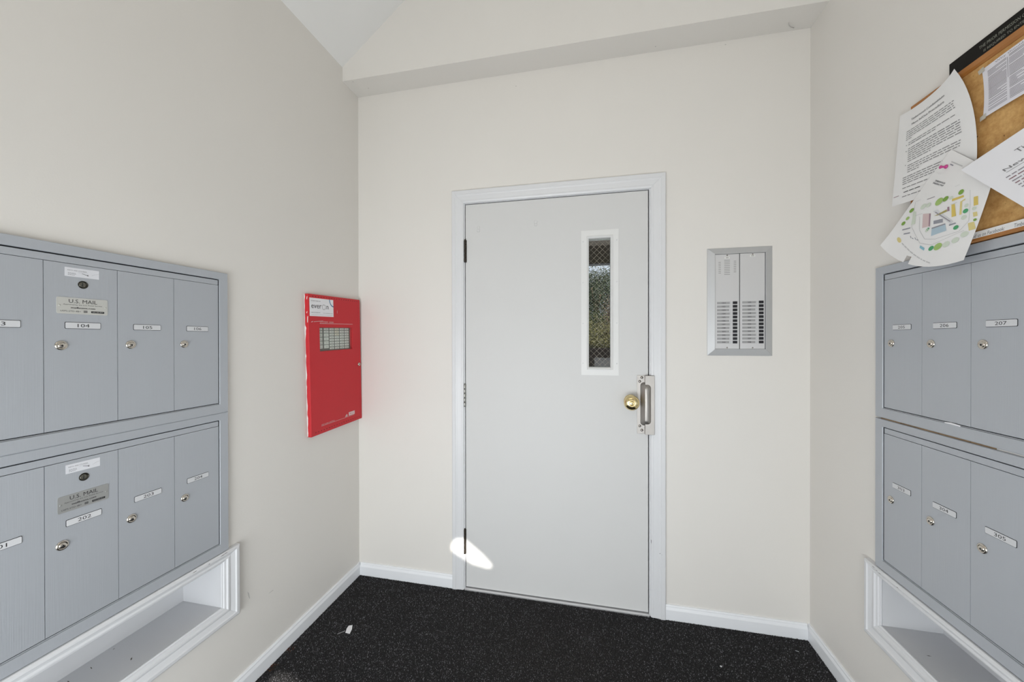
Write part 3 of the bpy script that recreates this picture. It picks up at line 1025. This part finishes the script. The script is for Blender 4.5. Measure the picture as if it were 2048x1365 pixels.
class Paper:
    """a sheet bent in space: corners TL, TR, BR, BL as (a, z, d) plus a bulge and edge bows"""

    def __init__(self, TL, TR, BR, BL, bulge=0.004, top=0.0, right=(0, 0), bottom=(0, 0), left=0.0, extra=None):
        self.c = [Vector(p) for p in (TL, TR, BR, BL)]
        self.bulge, self.right, self.bottom, self.top, self.left, self.extra = bulge, right, bottom, top, left, extra

    def pt(self, s, t, off=0.0):
        TL, TR, BR, BL = self.c
        q = (1 - s) * (1 - t) * TL + s * (1 - t) * TR + s * t * BR + (1 - s) * t * BL
        a, z, d = q
        d += self.bulge * 16 * s * (1 - s) * t * (1 - t)
        k = 4 * t * (1 - t) * s ** 3
        a += self.right[0] * k
        z += self.right[1] * k
        k = 4 * s * (1 - s) * t ** 3
        a += self.bottom[0] * k
        z += self.bottom[1] * k
        z += self.top * 4 * s * (1 - s) * (1 - t) ** 3
        a += self.left * 4 * t * (1 - t) * (1 - s) ** 3
        if self.extra:
            d += self.extra(s, t)
        return (a, d + off, z)

    def sheet(self, ma, n=14, skip=None):
        mb = MB()
        vs = [self.pt(i / n, j / n) for j in range(n + 1) for i in range(n + 1)]
        fs = [(j * (n + 1) + i, j * (n + 1) + i + 1, (j + 1) * (n + 1) + i + 1, (j + 1) * (n + 1) + i) for j in range(n) for i in range(n) if not (skip and skip(i, j, n))]
        mb.add(vs, fs, ma, True)
        return mb

    def text(self, mb, s_, cs, ct, ws, ht, ma, off=0.0006, shear=0.0):
        mb.text(s_, cs, -ct, ws, ht, 0, ma, shear=shear, fn=lambda x_, y_: self.pt(x_, -y_, off))

    def quad(self, mb, pts, ma, off=0.0006):
        mb.add([self.pt(s, t, off) for s, t in pts], [tuple(range(len(pts)))], ma)

    def oval(self, mb, cs, ct, rs, rt_, ma, off=0.0006, n=12, rot=0.0):
        pts = []
        for k in range(n):
            t_ = 2 * PI * k / n
            x_, y_ = rs * math.cos(t_), rt_ * math.sin(t_)
            pts.append((cs + x_ * math.cos(rot) - y_ * math.sin(rot), ct + x_ * math.sin(rot) + y_ * math.cos(rot)))
        self.quad(mb, pts, ma, off)

    def line(self, mb, pts, w_, ma, off=0.0006):
        for (s0, t0), (s1, t1) in zip(pts, pts[1:]):
            L_ = math.hypot(s1 - s0, t1 - t0) or 1
            nx, ny = -(t1 - t0) / L_ * w_, (s1 - s0) / L_ * w_
            self.quad(mb, [(s0 - nx, t0 - ny), (s1 - nx, t1 - ny), (s1 + nx, t1 + ny), (s0 + nx, t0 + ny)], ma, off)

    def words(self, mb, s0, s1, t, h, g_, ma, off=0.0006):
        """a line of small print: word-long strokes"""
        s = s0
        while s < s1 - 0.01:
            l_ = min(g_.uniform(0.025, 0.085), s1 - s)
            self.quad(mb, [(s, t - h / 2), (s + l_, t - h / 2), (s + l_, t + h / 2), (s, t + h / 2)], ma, off)
            s += l_ + 0.012


def paper_thing(name, label, pa, ma, group=None, n=14, skip=None):
    c = pa.pt(0.5, 1.0)
    t_ = Thing(name, 'R', c[0], c[2], label, 'paper', group, d=c[1])
    o = t_.part('sheet', pa.sheet(ma, n, skip))
    return t_


BODY = mat('small_print', (0.22, 0.215, 0.22), 0.7)
BODYL = mat('small_print_light', (0.30, 0.28, 0.31), 0.7)
INKR = mat('small_print_red', (0.28, 0.17, 0.19), 0.7)

# the move-in notice, upper left
p1 = Paper((0.5126, 1.9846, 0.021), (0.7030, 1.9935, 0.026), (0.7385, 1.6950, 0.022), (0.4895, 1.7190, 0.026), bulge=0.004, top=-0.011, right=(0.020, 0.0),
           extra=lambda s, t: 0.010 * (s ** 6) * ((1 - t) ** 6))
n1 = paper_thing('notice_paper', 'white typed move-in procedure notice at the left edge of the cork board', p1, PAPER, 'papers on the cork board')
b = MB()
g = random.Random(21)
for q in (0, 0.0018):
    p1.text(b, 'Timberwood Condominium', 0.50 + q, 0.120, 0.52, 0.024, BODY, shear=-0.15)
    p1.text(b, 'Move In/Out Procedure', 0.50 + q, 0.178, 0.49, 0.024, BODY, shear=-0.15)
n1.part('title_lettering', b)
b = MB()
t = 0.235
for (n, s0, ls, dark) in ((4, 0.17, 0.86, BODY), (1, 0.17, 0.30, BODY), (0, 0, 0, 0), (1, 0.22, 0.87, BODY), (1, 0.22, 0.62, BODY), (0, 0, 0, 0), (2, 0.22, 0.90, INKG), (4, 0.22, 0.90, BODY), (1, 0.22, 0.55, BODY), (0, 0, 0, 0), (3, 0.22, 0.88, BODY), (1, 0.22, 0.4, BODY), (0, 0, 0, 0), (4, 0.15, 0.82, BODY), (0, 0, 0, 0), (1, 0.15, 0.5, BODY), (0, 0, 0, 0), (1, 0.17, 0.42, INK), (0, 0, 0, 0), (1, 0.15, 0.46, BODY)):
    if n == 0:
        t += 0.022
    for k in range(n):
        p1.words(b, s0, ls - g.uniform(0, 0.03), t, 0.0075, g, dark)
        t += 0.0225
for tb in (0.385, 0.450, 0.600):
    p1.oval(b, 0.185, tb, 0.007, 0.005, INKG)
p1.line(b, [(0.02, 0.905), (0.10, 0.903)], 0.003, INKR)
n1.part('small_print', b, kind='stuff')

# newsletter, upper right
p3 = Paper((0.7455, 1.9570, 0.015), (1.03, 1.970, 0.015), (1.03, 1.850, 0.015), (0.7495, 1.8385, 0.016), bulge=0.003, left=0.004, extra=lambda s, t: 0.001 * math.sin(9 * s))
n3 = paper_thing('newsletter_paper', 'lilac two column newsletter sheet taped below the black sign', p3, PAPERL, 'papers on the cork board')
b = MB()
p3.text(b, 'Why should I reside in', 0.30, 0.055, 0.38, 0.050, BODYL, shear=-0.1)
n3.part('title_lettering', b)
b = MB()
for (c0, c1) in ((0.045, 0.195), (0.215, 0.38), (0.40, 0.56)):
    t = 0.12 if c0 < 0.2 else 0.10
    k = 0
    while t < 0.94:
        s1 = c1 if g.random() > 0.18 else c0 + (c1 - c0) * g.uniform(0.3, 0.8)
        p3.quad(b, [(c0, t - 0.006), (s1, t - 0.006), (s1, t + 0.005), (c0, t + 0.005)], BODYL if k % 7 else BODY)
        t += 0.026 if g.random() > 0.12 else 0.045
        k += 1
p3.line(b, [(0.203, 0.12), (0.207, 0.52)], 0.0018, BODYL)
n3.part('small_print', b, kind='stuff')
for (s, t, r) in ((0.0, 0.01, 0), (0.005, 0.98, 0.3)):
    b = MB()
    p3.quad(b, [(s - 0.028, t - 0.03), (s + 0.022, t - 0.05), (s + 0.026, t + 0.05), (s - 0.024, t + 0.06)], TAPE, off=0.0012)
    n3.part('tape', b)

# vehicle notice, right
p4 = Paper((0.7360, 1.7245, 0.048), (0.9570, 1.7890, 0.020), (1.140, 1.5790, 0.020), (0.9290, 1.5170, 0.034), bulge=0.002)
n4 = paper_thing('vehicle_notice', 'white vehicle notice slanting in from the right edge over the cork board', p4, PAPERW, 'papers on the cork board')
b = MB()
for q in (0, 0.002):
    p4.text(b, 'Timberwood', 0.56 + q, 0.160, 0.40, 0.045, BODY)
    p4.text(b, 'New Vehicle Policy', 0.56 + q, 0.262, 0.76, 0.040, BODY)
n4.part('title_lettering', b)
b = MB()
t = 0.33
for k in range(14):
    p4.words(b, 0.14, 0.92, t, 0.010, g, INKR if k in (1, 3) else BODYL)
    t += 0.030 if k not in (5, 9) else 0.05
p4.line(b, [(0.18, 0.288), (0.94, 0.288)], 0.002, BODY)
n4.part('small_print', b, kind='stuff')

# parking map, hanging loose over the mailboxes
p2 = Paper((0.6872, 1.7974, 0.030), (0.7995, 1.6915, 0.034), (0.7285, 1.5050, 0.036), (0.4790, 1.6040, 0.038), bulge=0.006, bottom=(-0.018, -0.034), right=(0.004, 0.0), left=-0.010,
           extra=lambda s, t: 0.012 * (t ** 5) * (1 - s) ** 2)
n2 = paper_thing('parking_map', 'coloured parking map sheet pinned crooked, hanging over the mailbox bank', p2, PAPER, 'papers on the cork board', n=16, skip=lambda i, j, n: j == n - 1 and i == 6)
b = MB()
for q in (0, 0.002):
    p2.text(b, 'TIMBERWOOD', 0.232 + q, 0.254, 0.20, 0.015, INKG)
    p2.text(b, 'PARKING MAP', 0.228 + q, 0.277, 0.20, 0.015, INKG)
n2.part('title_lettering', b)
b = MB()
LG = mat('map_leaf', (0.20, 0.36, 0.06), 0.7)
LG2 = mat('map_leaf_light', (0.36, 0.52, 0.16), 0.7)
LG3 = mat('map_leaf_pale', (0.62, 0.68, 0.58), 0.7)
LG4 = mat('map_leaf_green', (0.08, 0.36, 0.16), 0.7)
YEL = mat('map_yellow', (0.68, 0.52, 0.13), 0.7)
YEL2 = mat('map_yellow_pale', (0.70, 0.60, 0.26), 0.7)
PNK = mat('map_pink', (0.64, 0.50, 0.50), 0.7)
BLU = mat('map_blue', (0.42, 0.54, 0.62), 0.7)
MAU = mat('map_mauve', (0.34, 0.22, 0.27), 0.7)
GRY = mat('map_grey', (0.30, 0.31, 0.35), 0.7)
OLI = mat('map_olive', (0.38, 0.33, 0.12), 0.7)
LIN = mat('map_line', (0.56, 0.56, 0.56), 0.7)
CYA = mat('map_cyan', (0.25, 0.50, 0.60), 0.7)
off = 0.0007
p2.line(b, [(0.264, 0.591), (0.368, 0.703), (0.491, 0.766), (0.619, 0.752), (0.843, 0.661), (0.899, 0.551), (0.839, 0.385), (0.75, 0.248)], 0.0022, LIN)
p2.line(b, [(0.051, 0.474), (0.237, 0.699), (0.46, 0.81), (0.605, 0.808), (0.89, 0.651)], 0.0018, LIN)
p2.line(b, [(0.057, 0.473), (0.565, 0.228)], 0.0014, LIN)
p2.line(b, [(0.188, 0.596), (0.664, 0.389)], 0.0018, LIN)
p2.line(b, [(0.213, 0.427), (0.305, 0.385)], 0.004, BODYL)
p2.line(b, [(0.133, 0.756), (0.227, 0.71)], 0.006, GRY)
p2.line(b, [(0.187, 0.783), (0.261, 0.751)], 0.006, GRY)
p2.line(b, [(0.177, 0.075), (0.421, 0.075)], 0.005, LIN)
p2.line(b, [(0.19, 0.095), (0.26, 0.097)], 0.005, GRY)
for pts, ma in (([(0.289, 0.558), (0.375, 0.541), (0.462, 0.652), (0.389, 0.68)], PNK), ([(0.375, 0.541), (0.395, 0.537), (0.476, 0.649), (0.462, 0.652)], MAU),
                ([(0.518, 0.67), (0.659, 0.609), (0.702, 0.664), (0.554, 0.731)], BLU), ([(0.510, 0.658), (0.650, 0.598), (0.659, 0.609), (0.518, 0.67)], GRY),
                ([(0.462, 0.552), (0.580, 0.470), (0.600, 0.488), (0.518, 0.535)], OLI), ([(0.572, 0.448), (0.592, 0.442), (0.625, 0.478), (0.600, 0.488)], MAU),
                ([(0.488, 0.595), (0.591, 0.56), (0.615, 0.594), (0.51, 0.624)], GRY),
                ([(0.575, 0.368), (0.700, 0.308), (0.718, 0.325), (0.592, 0.390)], YEL), ([(0.608, 0.420), (0.645, 0.405), (0.735, 0.515), (0.690, 0.533)], YEL),
                ([(0.700, 0.375), (0.720, 0.362), (0.790, 0.492), (0.768, 0.502)], YEL2), ([(0.716, 0.362), (0.745, 0.335), (0.752, 0.350), (0.722, 0.375)], YEL2),
                ([(0.840, 0.305), (0.885, 0.285), (0.930, 0.372), (0.885, 0.392)], YEL), ([(0.905, 0.46), (0.945, 0.445), (0.968, 0.488), (0.930, 0.505)], YEL2),
                ([(0.900, 0.575), (0.955, 0.553), (0.998, 0.632), (0.940, 0.655)], YEL2), ([(0.478, 0.826), (0.545, 0.842), (0.552, 0.865), (0.485, 0.848)], CYA),
                ([(0.125, 0.565), (0.165, 0.555), (0.260, 0.660), (0.215, 0.685)], LG3), ([(0.70, 0.605), (0.765, 0.578), (0.775, 0.590), (0.71, 0.618)], GRY)):
    p2.quad(b, pts, ma, off)
p2.quad(b, [(0.411, 0.514), (0.455, 0.491), (0.734, 0.57), (0.712, 0.598)], CARD, off + 0.0003)
p2.line(b, [(0.45, 0.515), (0.70, 0.575)], 0.004, BODYL, off + 0.0005)
trees = [(0.087, 0.56, LG, .030), (0.105, 0.640, LG2, .024), (0.092, 0.698, LG, .026), (0.227, 0.495, LG3, .036), (0.416, 0.418, LG2, .048), (0.486, 0.38, LG, .034), (0.646, 0.287, LG, .034), (0.819, 0.454, LG4, .030), (0.794, 0.626, LG4, .028), (0.467, 0.689, LG3, .020), (0.472, 0.675, LG4, .016), (0.623, 0.837, LG4, .028), (0.69, 0.817, LG2, .042), (0.768, 0.793, LG3, .036), (0.845, 0.754, LG3, .036), (0.912, 0.692, LG3, .038), (0.958, 0.533, LG, .018), (0.903, 0.416, LG3, .024), (0.832, 0.52, LG3, .030), (0.29, 0.47, LG3, .03), (0.555, 0.36, LG3, .024), (0.80, 0.40, LG3, .024)]
for (s, t, ma, r) in trees:
    p2.oval(b, s, t, r, r * 0.80, ma, off + 0.0002, rot=-0.5)
p2.oval(b, 0.175, 0.848, 0.040, 0.018, YEL2, off, rot=0.25)
g2 = random.Random(5)
s = 0.235
while s < 0.66:
    l_ = g2.uniform(0.02, 0.05)
    tt = 0.858 + (s - 0.227) * 0.24
    p2.line(b, [(s, tt), (s + l_, tt + l_ * 0.24)], 0.0045, LIN)
    s += l_ + 0.01
for k in range(4):
    p2.line(b, [(0.29 + k * 0.035, 0.775 + 0.012 * (k % 2)), (0.315 + k * 0.035, 0.79)], 0.003, GRY)
n2.part('map_print', b, kind='stuff')

# pink push pin and bottom strip
pc = p2.pt(0.16, 0.122)
pn = Thing('push_pin', 'R', pc[0], pc[2], 'pink push pin holding the parking map', 'push pin', d=pc[1])
b = MB()
prof = [(0.0048, 0.0015), (0.0052, 0.0022), (0.0044, 0.0036), (0.0024, 0.0062), (0.0024, 0.0095), (0.0040, 0.0130), (0.0044, 0.0142), (0.0034, 0.0150)]
b.lathe(pc[0], pc[2], prof, PIN, n=20, d0=pc[1])
pn.part('pin_head', b)
b = MB()
b.lathe(pc[0], pc[2], [(0.0005, -0.010), (0.0005, 0.003)], NICK, n=8, d0=pc[1])
pn.part('pin_needle', b)
st_ = Thing('paper_strip', 'R', 0.66, 1.5530, 'narrow white printed strip along the bottom of the cork board', 'paper', 'papers on the cork board', d=0.012)
b = MB()
b.box(0.66, 1.10, 0.0186, 0.0190, 1.5520, 1.5705, PAPER)
st_.part('sheet', b)
b = MB()
b.text('Find us on Facebook:', 0.7630, 1.5610, 0.078, 0.0085, 0.0193, INKG, shear=0.1)
b.text('Timberwood Condominiums', 0.8700, 1.5610, 0.098, 0.0085, 0.0193, INKG, shear=0.1)
st_.part('lettering', b)

# ------------------------------------------------------------------ carpet pile and litter on the floor
rs = np.random.RandomState(11)
sp = 0.0043
xs = np.arange(0.012, W - 0.012, sp)
ys = np.arange(-1.15, -0.012, sp)
X, Y = np.meshgrid(xs, ys)
X = X.ravel() + rs.uniform(-sp * .5, sp * .5, X.size)
Y = Y.ravel() + rs.uniform(-sp * .5, sp * .5, Y.size)
keep = ~((X > DL - 0.003) & (X < DR + 0.004) & (Y > -0.013)) & ~((X > 0.557) & (X < 1.614) & (Y > -0.019) & ~((X > DL) & (X < DR)))
X, Y = X[keep], Y[keep]
N = X.size
ang = rs.uniform(0, 2 * PI, N)
hgt = rs.uniform(0.0018, 0.0046, N)
lean = rs.uniform(0.0, 0.0030, N)
la = rs.uniform(0, 2 * PI, N)
rad = rs.uniform(0.0015, 0.0025, N)
V = np.zeros((N, 4, 3), np.float32)
for k in range(3):
    V[:, k, 0] = X + rad * np.cos(ang + k * 2 * PI / 3)
    V[:, k, 1] = Y + rad * np.sin(ang + k * 2 * PI / 3)
    V[:, k, 2] = 0.0002
V[:, 3, 0] = X + lean * np.cos(la)
V[:, 3, 1] = Y + lean * np.sin(la)
V[:, 3, 2] = hgt
u = rs.uniform(0, 1, N)
val = np.where(u < 0.58, rs.uniform(0.008, 0.020, N), np.where(u < 0.86, rs.uniform(0.025, 0.065, N), rs.uniform(0.09, 0.25, N)))
# worn, dusty track in front of the door and a few stains
wear = np.exp(-(((X - 1.15) / 0.38) ** 2 + ((Y + 0.30) / 0.24) ** 2))
val = val * (1 - 0.35 * wear) + 0.010 * wear
st1 = np.exp(-(((X - 1.26) / 0.03) ** 2 + ((Y + 0.20) / 0.03) ** 2))
val = val + 0.03 * st1
T = np.stack([val * 1.0, val * 0.97, val * 1.07, np.ones(N)], 1)
T[:, 0] += 0.006 * wear
T[:, 1] += 0.003 * wear
rust = (rs.uniform(0, 1, N) < 0.5) & (X < 0.04) & (Y < -0.50) & (np.sin(Y * 70) > 0.2)
T[rust] = np.stack([rs.uniform(.03, .14, rust.sum()), rs.uniform(.012, .04, rust.sum()), np.full(rust.sum(), .008), np.ones(rust.sum())], 1)
me = bpy.data.meshes.new('carpet_pile')
me.vertices.add(4 * N)
me.vertices.foreach_set('co', V.reshape(-1))
base = (np.arange(N) * 4)[:, None]
tri = np.array([[0, 1, 3], [1, 2, 3], [2, 0, 3]])
idx = (base[:, None, :] + tri[None]).reshape(-1).astype(np.int32)
me.loops.add(idx.size)
me.loops.foreach_set('vertex_index', idx)
me.polygons.add(3 * N)
me.polygons.foreach_set('loop_start', np.arange(0, 9 * N, 3, dtype=np.int32))
me.update(calc_edges=True)
at = me.color_attributes.new('tint', 'FLOAT_COLOR', 'POINT')
at.data.foreach_set('color', np.repeat(T, 4, axis=0).astype(np.float32).reshape(-1))
me.materials.append(PILE)
pile = link('carpet_pile', me, floor)
pile['kind'] = 'stuff'

b = MB()
sc_ = [(0.1898, 0.3575), (0.2054, 0.3520), (0.2172, 0.3715), (0.2253, 0.3998), (0.2013, 0.3965), (0.1931, 0.3766)]
b.add([(x_, y_, 0.0052 + 0.0012 * (k % 2)) for k, (x_, y_) in enumerate(sc_)] + [(x_, y_, 0.0058 + 0.0012 * (k % 2)) for k, (x_, y_) in enumerate(sc_)], [tuple(range(6)), tuple(range(11, 5, -1))] + [(k, (k + 1) % 6, 6 + (k + 1) % 6, 6 + k) for k in range(6)], PAPERW)
solo('paper_scrap', 'B', b, label='small white paper scrap lying on the dark carpet', cat='litter')
b = MB()
b.tube([(0.172, 0.412, 0.0060), (0.182, 0.402, 0.0068), (0.1935, 0.389, 0.0062)], 0.0007, CARD, 5)
solo('white_thread', 'B', b, label='short white thread beside the paper scrap on the carpet', cat='litter')
b = MB()
b.lathe(1.7787, 0, [(0.0035, 0.0), (0.0042, 0.001), (0.003, 0.002)], CARD, n=9)
b.v = [(p[0], 0.2371 + p[2], 0.0050 + p[1]) for p in b.v]
solo('white_crumb', 'B', b, label='tiny round white crumb on the carpet right of the door', cat='litter')
b = MB()
b.add([(2.108, 0.089, 0.006), (2.120, 0.093, 0.006), (2.119, 0.0975, 0.007), (2.109, 0.093, 0.007), (2.108, 0.089, 0.0064), (2.120, 0.093, 0.0064), (2.119, 0.0975, 0.0074), (2.109, 0.093, 0.0074)], [(0, 1, 2, 3), (7, 6, 5, 4), (0, 1, 5, 4), (1, 2, 6, 5), (2, 3, 7, 6), (3, 0, 4, 7)], CARD)
solo('paper_chip', 'B', b, label='tiny white paper chip on the carpet by the right corner', cat='litter')

# ------------------------------------------------------------------ marks on the walls
def mark(wallobj, wall, pts, d, ma, name='scuff'):
    mb = MB()
    mb.flat(pts, d, ma)
    o = solo(name, wall, mb)
    mw = o.matrix_basis.copy()
    o.parent = wallobj
    o.matrix_basis = wallobj.matrix_basis.inverted() @ mw


mark(wall_left, 'L', [(-0.6928, 0.3578), (-0.6866, 0.3479), (-0.6824, 0.3241), (-0.6860, 0.3270), (-0.6900, 0.3420)], 0.0003, SCUFF)
mark(wall_left, 'L', [(-0.5995, 0.2877), (-0.5778, 0.2885), (-0.5754, 0.2858), (-0.5947, 0.2860)], 0.0003, SCUFF)
mark(wall_right, 'R', rr(0.0655, 0.0695, 0.058, 0.0715, 0.001, 2), 0.0003, CAULK)
for (a, z) in ((1.870, 2.6490), (0.90, 2.60)):
    mark(wall_back, 'B', rr(a - 0.003, a + 0.003, z - 0.002, z + 0.002, 0.0015, 2), 0.0003, SCUFF, 'speck')
for pts in ([(1.5849, 0.3111), (1.5880, 0.3120), (1.5875, 0.3085), (1.5855, 0.3080)], [(1.5945, 0.3060), (1.5965, 0.3060), (1.5955, 0.3040)], [(1.5465, 0.372), (1.5485, 0.368), (1.5480, 0.352), (1.5468, 0.356)]):
    mark(wall_back, 'B', pts, 0.0182, SPECK, 'paint_chip')
for (x_, y_) in ((0.052, 0.119), (0.102, 0.057), (1.565, 0.033)):
    b = MB()
    b.add([(x_ + 0.0035 * math.cos(k), y_ + 0.0035 * math.sin(k), SOF_Z - 0.0003) for k in (0, 1.2, 2.4, 3.6, 4.8)], [(0, 1, 2, 3, 4)], SCUFF)
    o = solo('speck', 'B', b)
    o.parent = soffit
b = MB()
b.tube([(2.098, 0.054, SOF_Z - 0.004), (2.104, 0.044, SOF_Z - 0.006), (2.112, 0.035, SOF_Z - 0.005), (2.122, 0.024, SOF_Z - 0.003), (2.136, 0.016, SOF_Z - 0.001)], 0.0013, SCUFF, 5)
o = solo('cobweb_strand', 'B', b)
o.parent = soffit

# ------------------------------------------------------------------ outdoors behind the door's glass
b = MB()
b.box(-1.5, 4.0, -4.12, -0.131, 2.50, 2.62, BROWN)
solo('porch_roof', 'B', b, kind='structure')
b = MB()
b.box(-1.5, 4.0, -4.17, -4.121, 2.476, 2.66, FASC)
solo('porch_fascia', 'B', b, kind='structure')
b = MB()
b.box(-1.5, 4.0, -4.2, -0.22, -0.12, 0.0, CONC)
solo('porch_floor', 'B', b, kind='structure')
b = MB()
b.box(-8, 10, -30, -4.21, -0.35, -0.15, GRASS)
solo('ground', 'B', b, kind='structure')
pf = Thing('porch_railing', 'B', 1.25, 0.0, 'solid dark brown board railing seen low through the door glass', 'railing', d=-4.0)
for k in range(10):
    b = MB()
    b.box(-0.6 + k * 0.37, -0.6 + k * 0.37 + 0.364, -4.03, -4.0, 0.0, 1.15, BROWN)
    pf.part('board', b)
b = MB()
b.box(-0.62, 3.12, -4.06, -3.97, 1.15, 1.18, BROWN)
pf.part('top_rail', b)


def foliage(cx, cy, cz, rx, ry, rz, n, size, seed, holes=0.0):
    r_ = np.random.RandomState(seed)
    # clumps, then leaves in each clump
    nc = 90
    d_ = r_.normal(size=(nc, 3))
    d_ /= np.linalg.norm(d_, axis=1)[:, None]
    cl = d_ * (r_.uniform(0.35, 1.0, nc) ** 0.5)[:, None] * np.array([rx, ry, rz])
    k = r_.randint(0, nc, n)
    P = cl[k] + r_.normal(size=(n, 3)) * np.array([rx, ry, rz]) * 0.16
    P += np.array([cx, cy, cz])
    u_ = r_.normal(size=(n, 3))
    u_ /= np.linalg.norm(u_, axis=1)[:, None]
    v_ = np.cross(u_, r_.normal(size=(n, 3)))
    v_ /= np.linalg.norm(v_, axis=1)[:, None]
    s_ = size * r_.uniform(0.6, 1.3, n)[:, None]
    Q = np.stack([P - u_ * s_, P + v_ * s_ * 0.45, P + u_ * s_, P - v_ * s_ * 0.45], 1)
    me_ = bpy.data.meshes.new('foliage')
    me_.from_pydata(Q.reshape(-1, 3).tolist(), [], np.arange(4 * n).reshape(-1, 4).tolist())
    return me_


def plant(name, label, cat, cx, cy, base_z, top_z, rx, ry, n, size, ma, seed, group, trunk_r=0.06, crown=0.5):
    t_ = Thing(name, 'B', cx, base_z, label, cat, group, d=-cy)
    cz, rz = (top_z + base_z + (top_z - base_z) * (1 - crown)) / 2, (top_z - base_z) * crown / 2
    me_ = foliage(0, 0, cz - base_z, rx, ry, rz, n, size, seed)
    me_.materials.append(ma)
    o = link('foliage', me_, t_.o)
    o['kind'] = 'stuff'
    r_ = random.Random(seed)
    mb = MB()
    mb.tube([(cx, -cy, base_z), (cx + 0.03, -cy, (base_z + cz) / 2), (cx, -cy, cz + rz * 0.3)], trunk_r, BARK, 8)
    t_.part('trunk', mb)
    for k in range(7):
        an = r_.uniform(0, 6.28)
        mb = MB()
        h0 = cz - rz * r_.uniform(0.2, 0.8)
        mb.tube([(cx, -cy, h0), (cx + rx * .45 * math.cos(an), -cy + ry * .45 * math.sin(an), h0 + rz * 0.5), (cx + rx * .8 * math.cos(an), -cy + ry * .8 * math.sin(an), h0 + rz * 0.9)], trunk_r * 0.3, BARK, 5)
        t_.part('branch', mb)


plant('garden_tree', 'tall dark leafy tree behind the shrubs outside the door glass', 'tree', 1.40, 11.0, -0.15, 3.50, 2.4, 0.9, 92000, 0.027, LEAF_A, 3, None, 0.08, 0.66)
plant('garden_shrub', 'russet brown shrub behind the olive shrub outside the door glass', 'shrub', 2.15, 8.6, -0.15, 2.45, 0.60, 0.5, 26000, 0.022, LEAF_C, 5, 'shrubs outside', 0.03, 0.95)
plant('garden_shrub', 'olive green shrub low behind the railing outside the door glass', 'shrub', 1.5, 7.0, -0.15, 1.80, 2.5, 0.5, 112000, 0.020, LEAF_B, 6, 'shrubs outside', 0.03, 1.0)
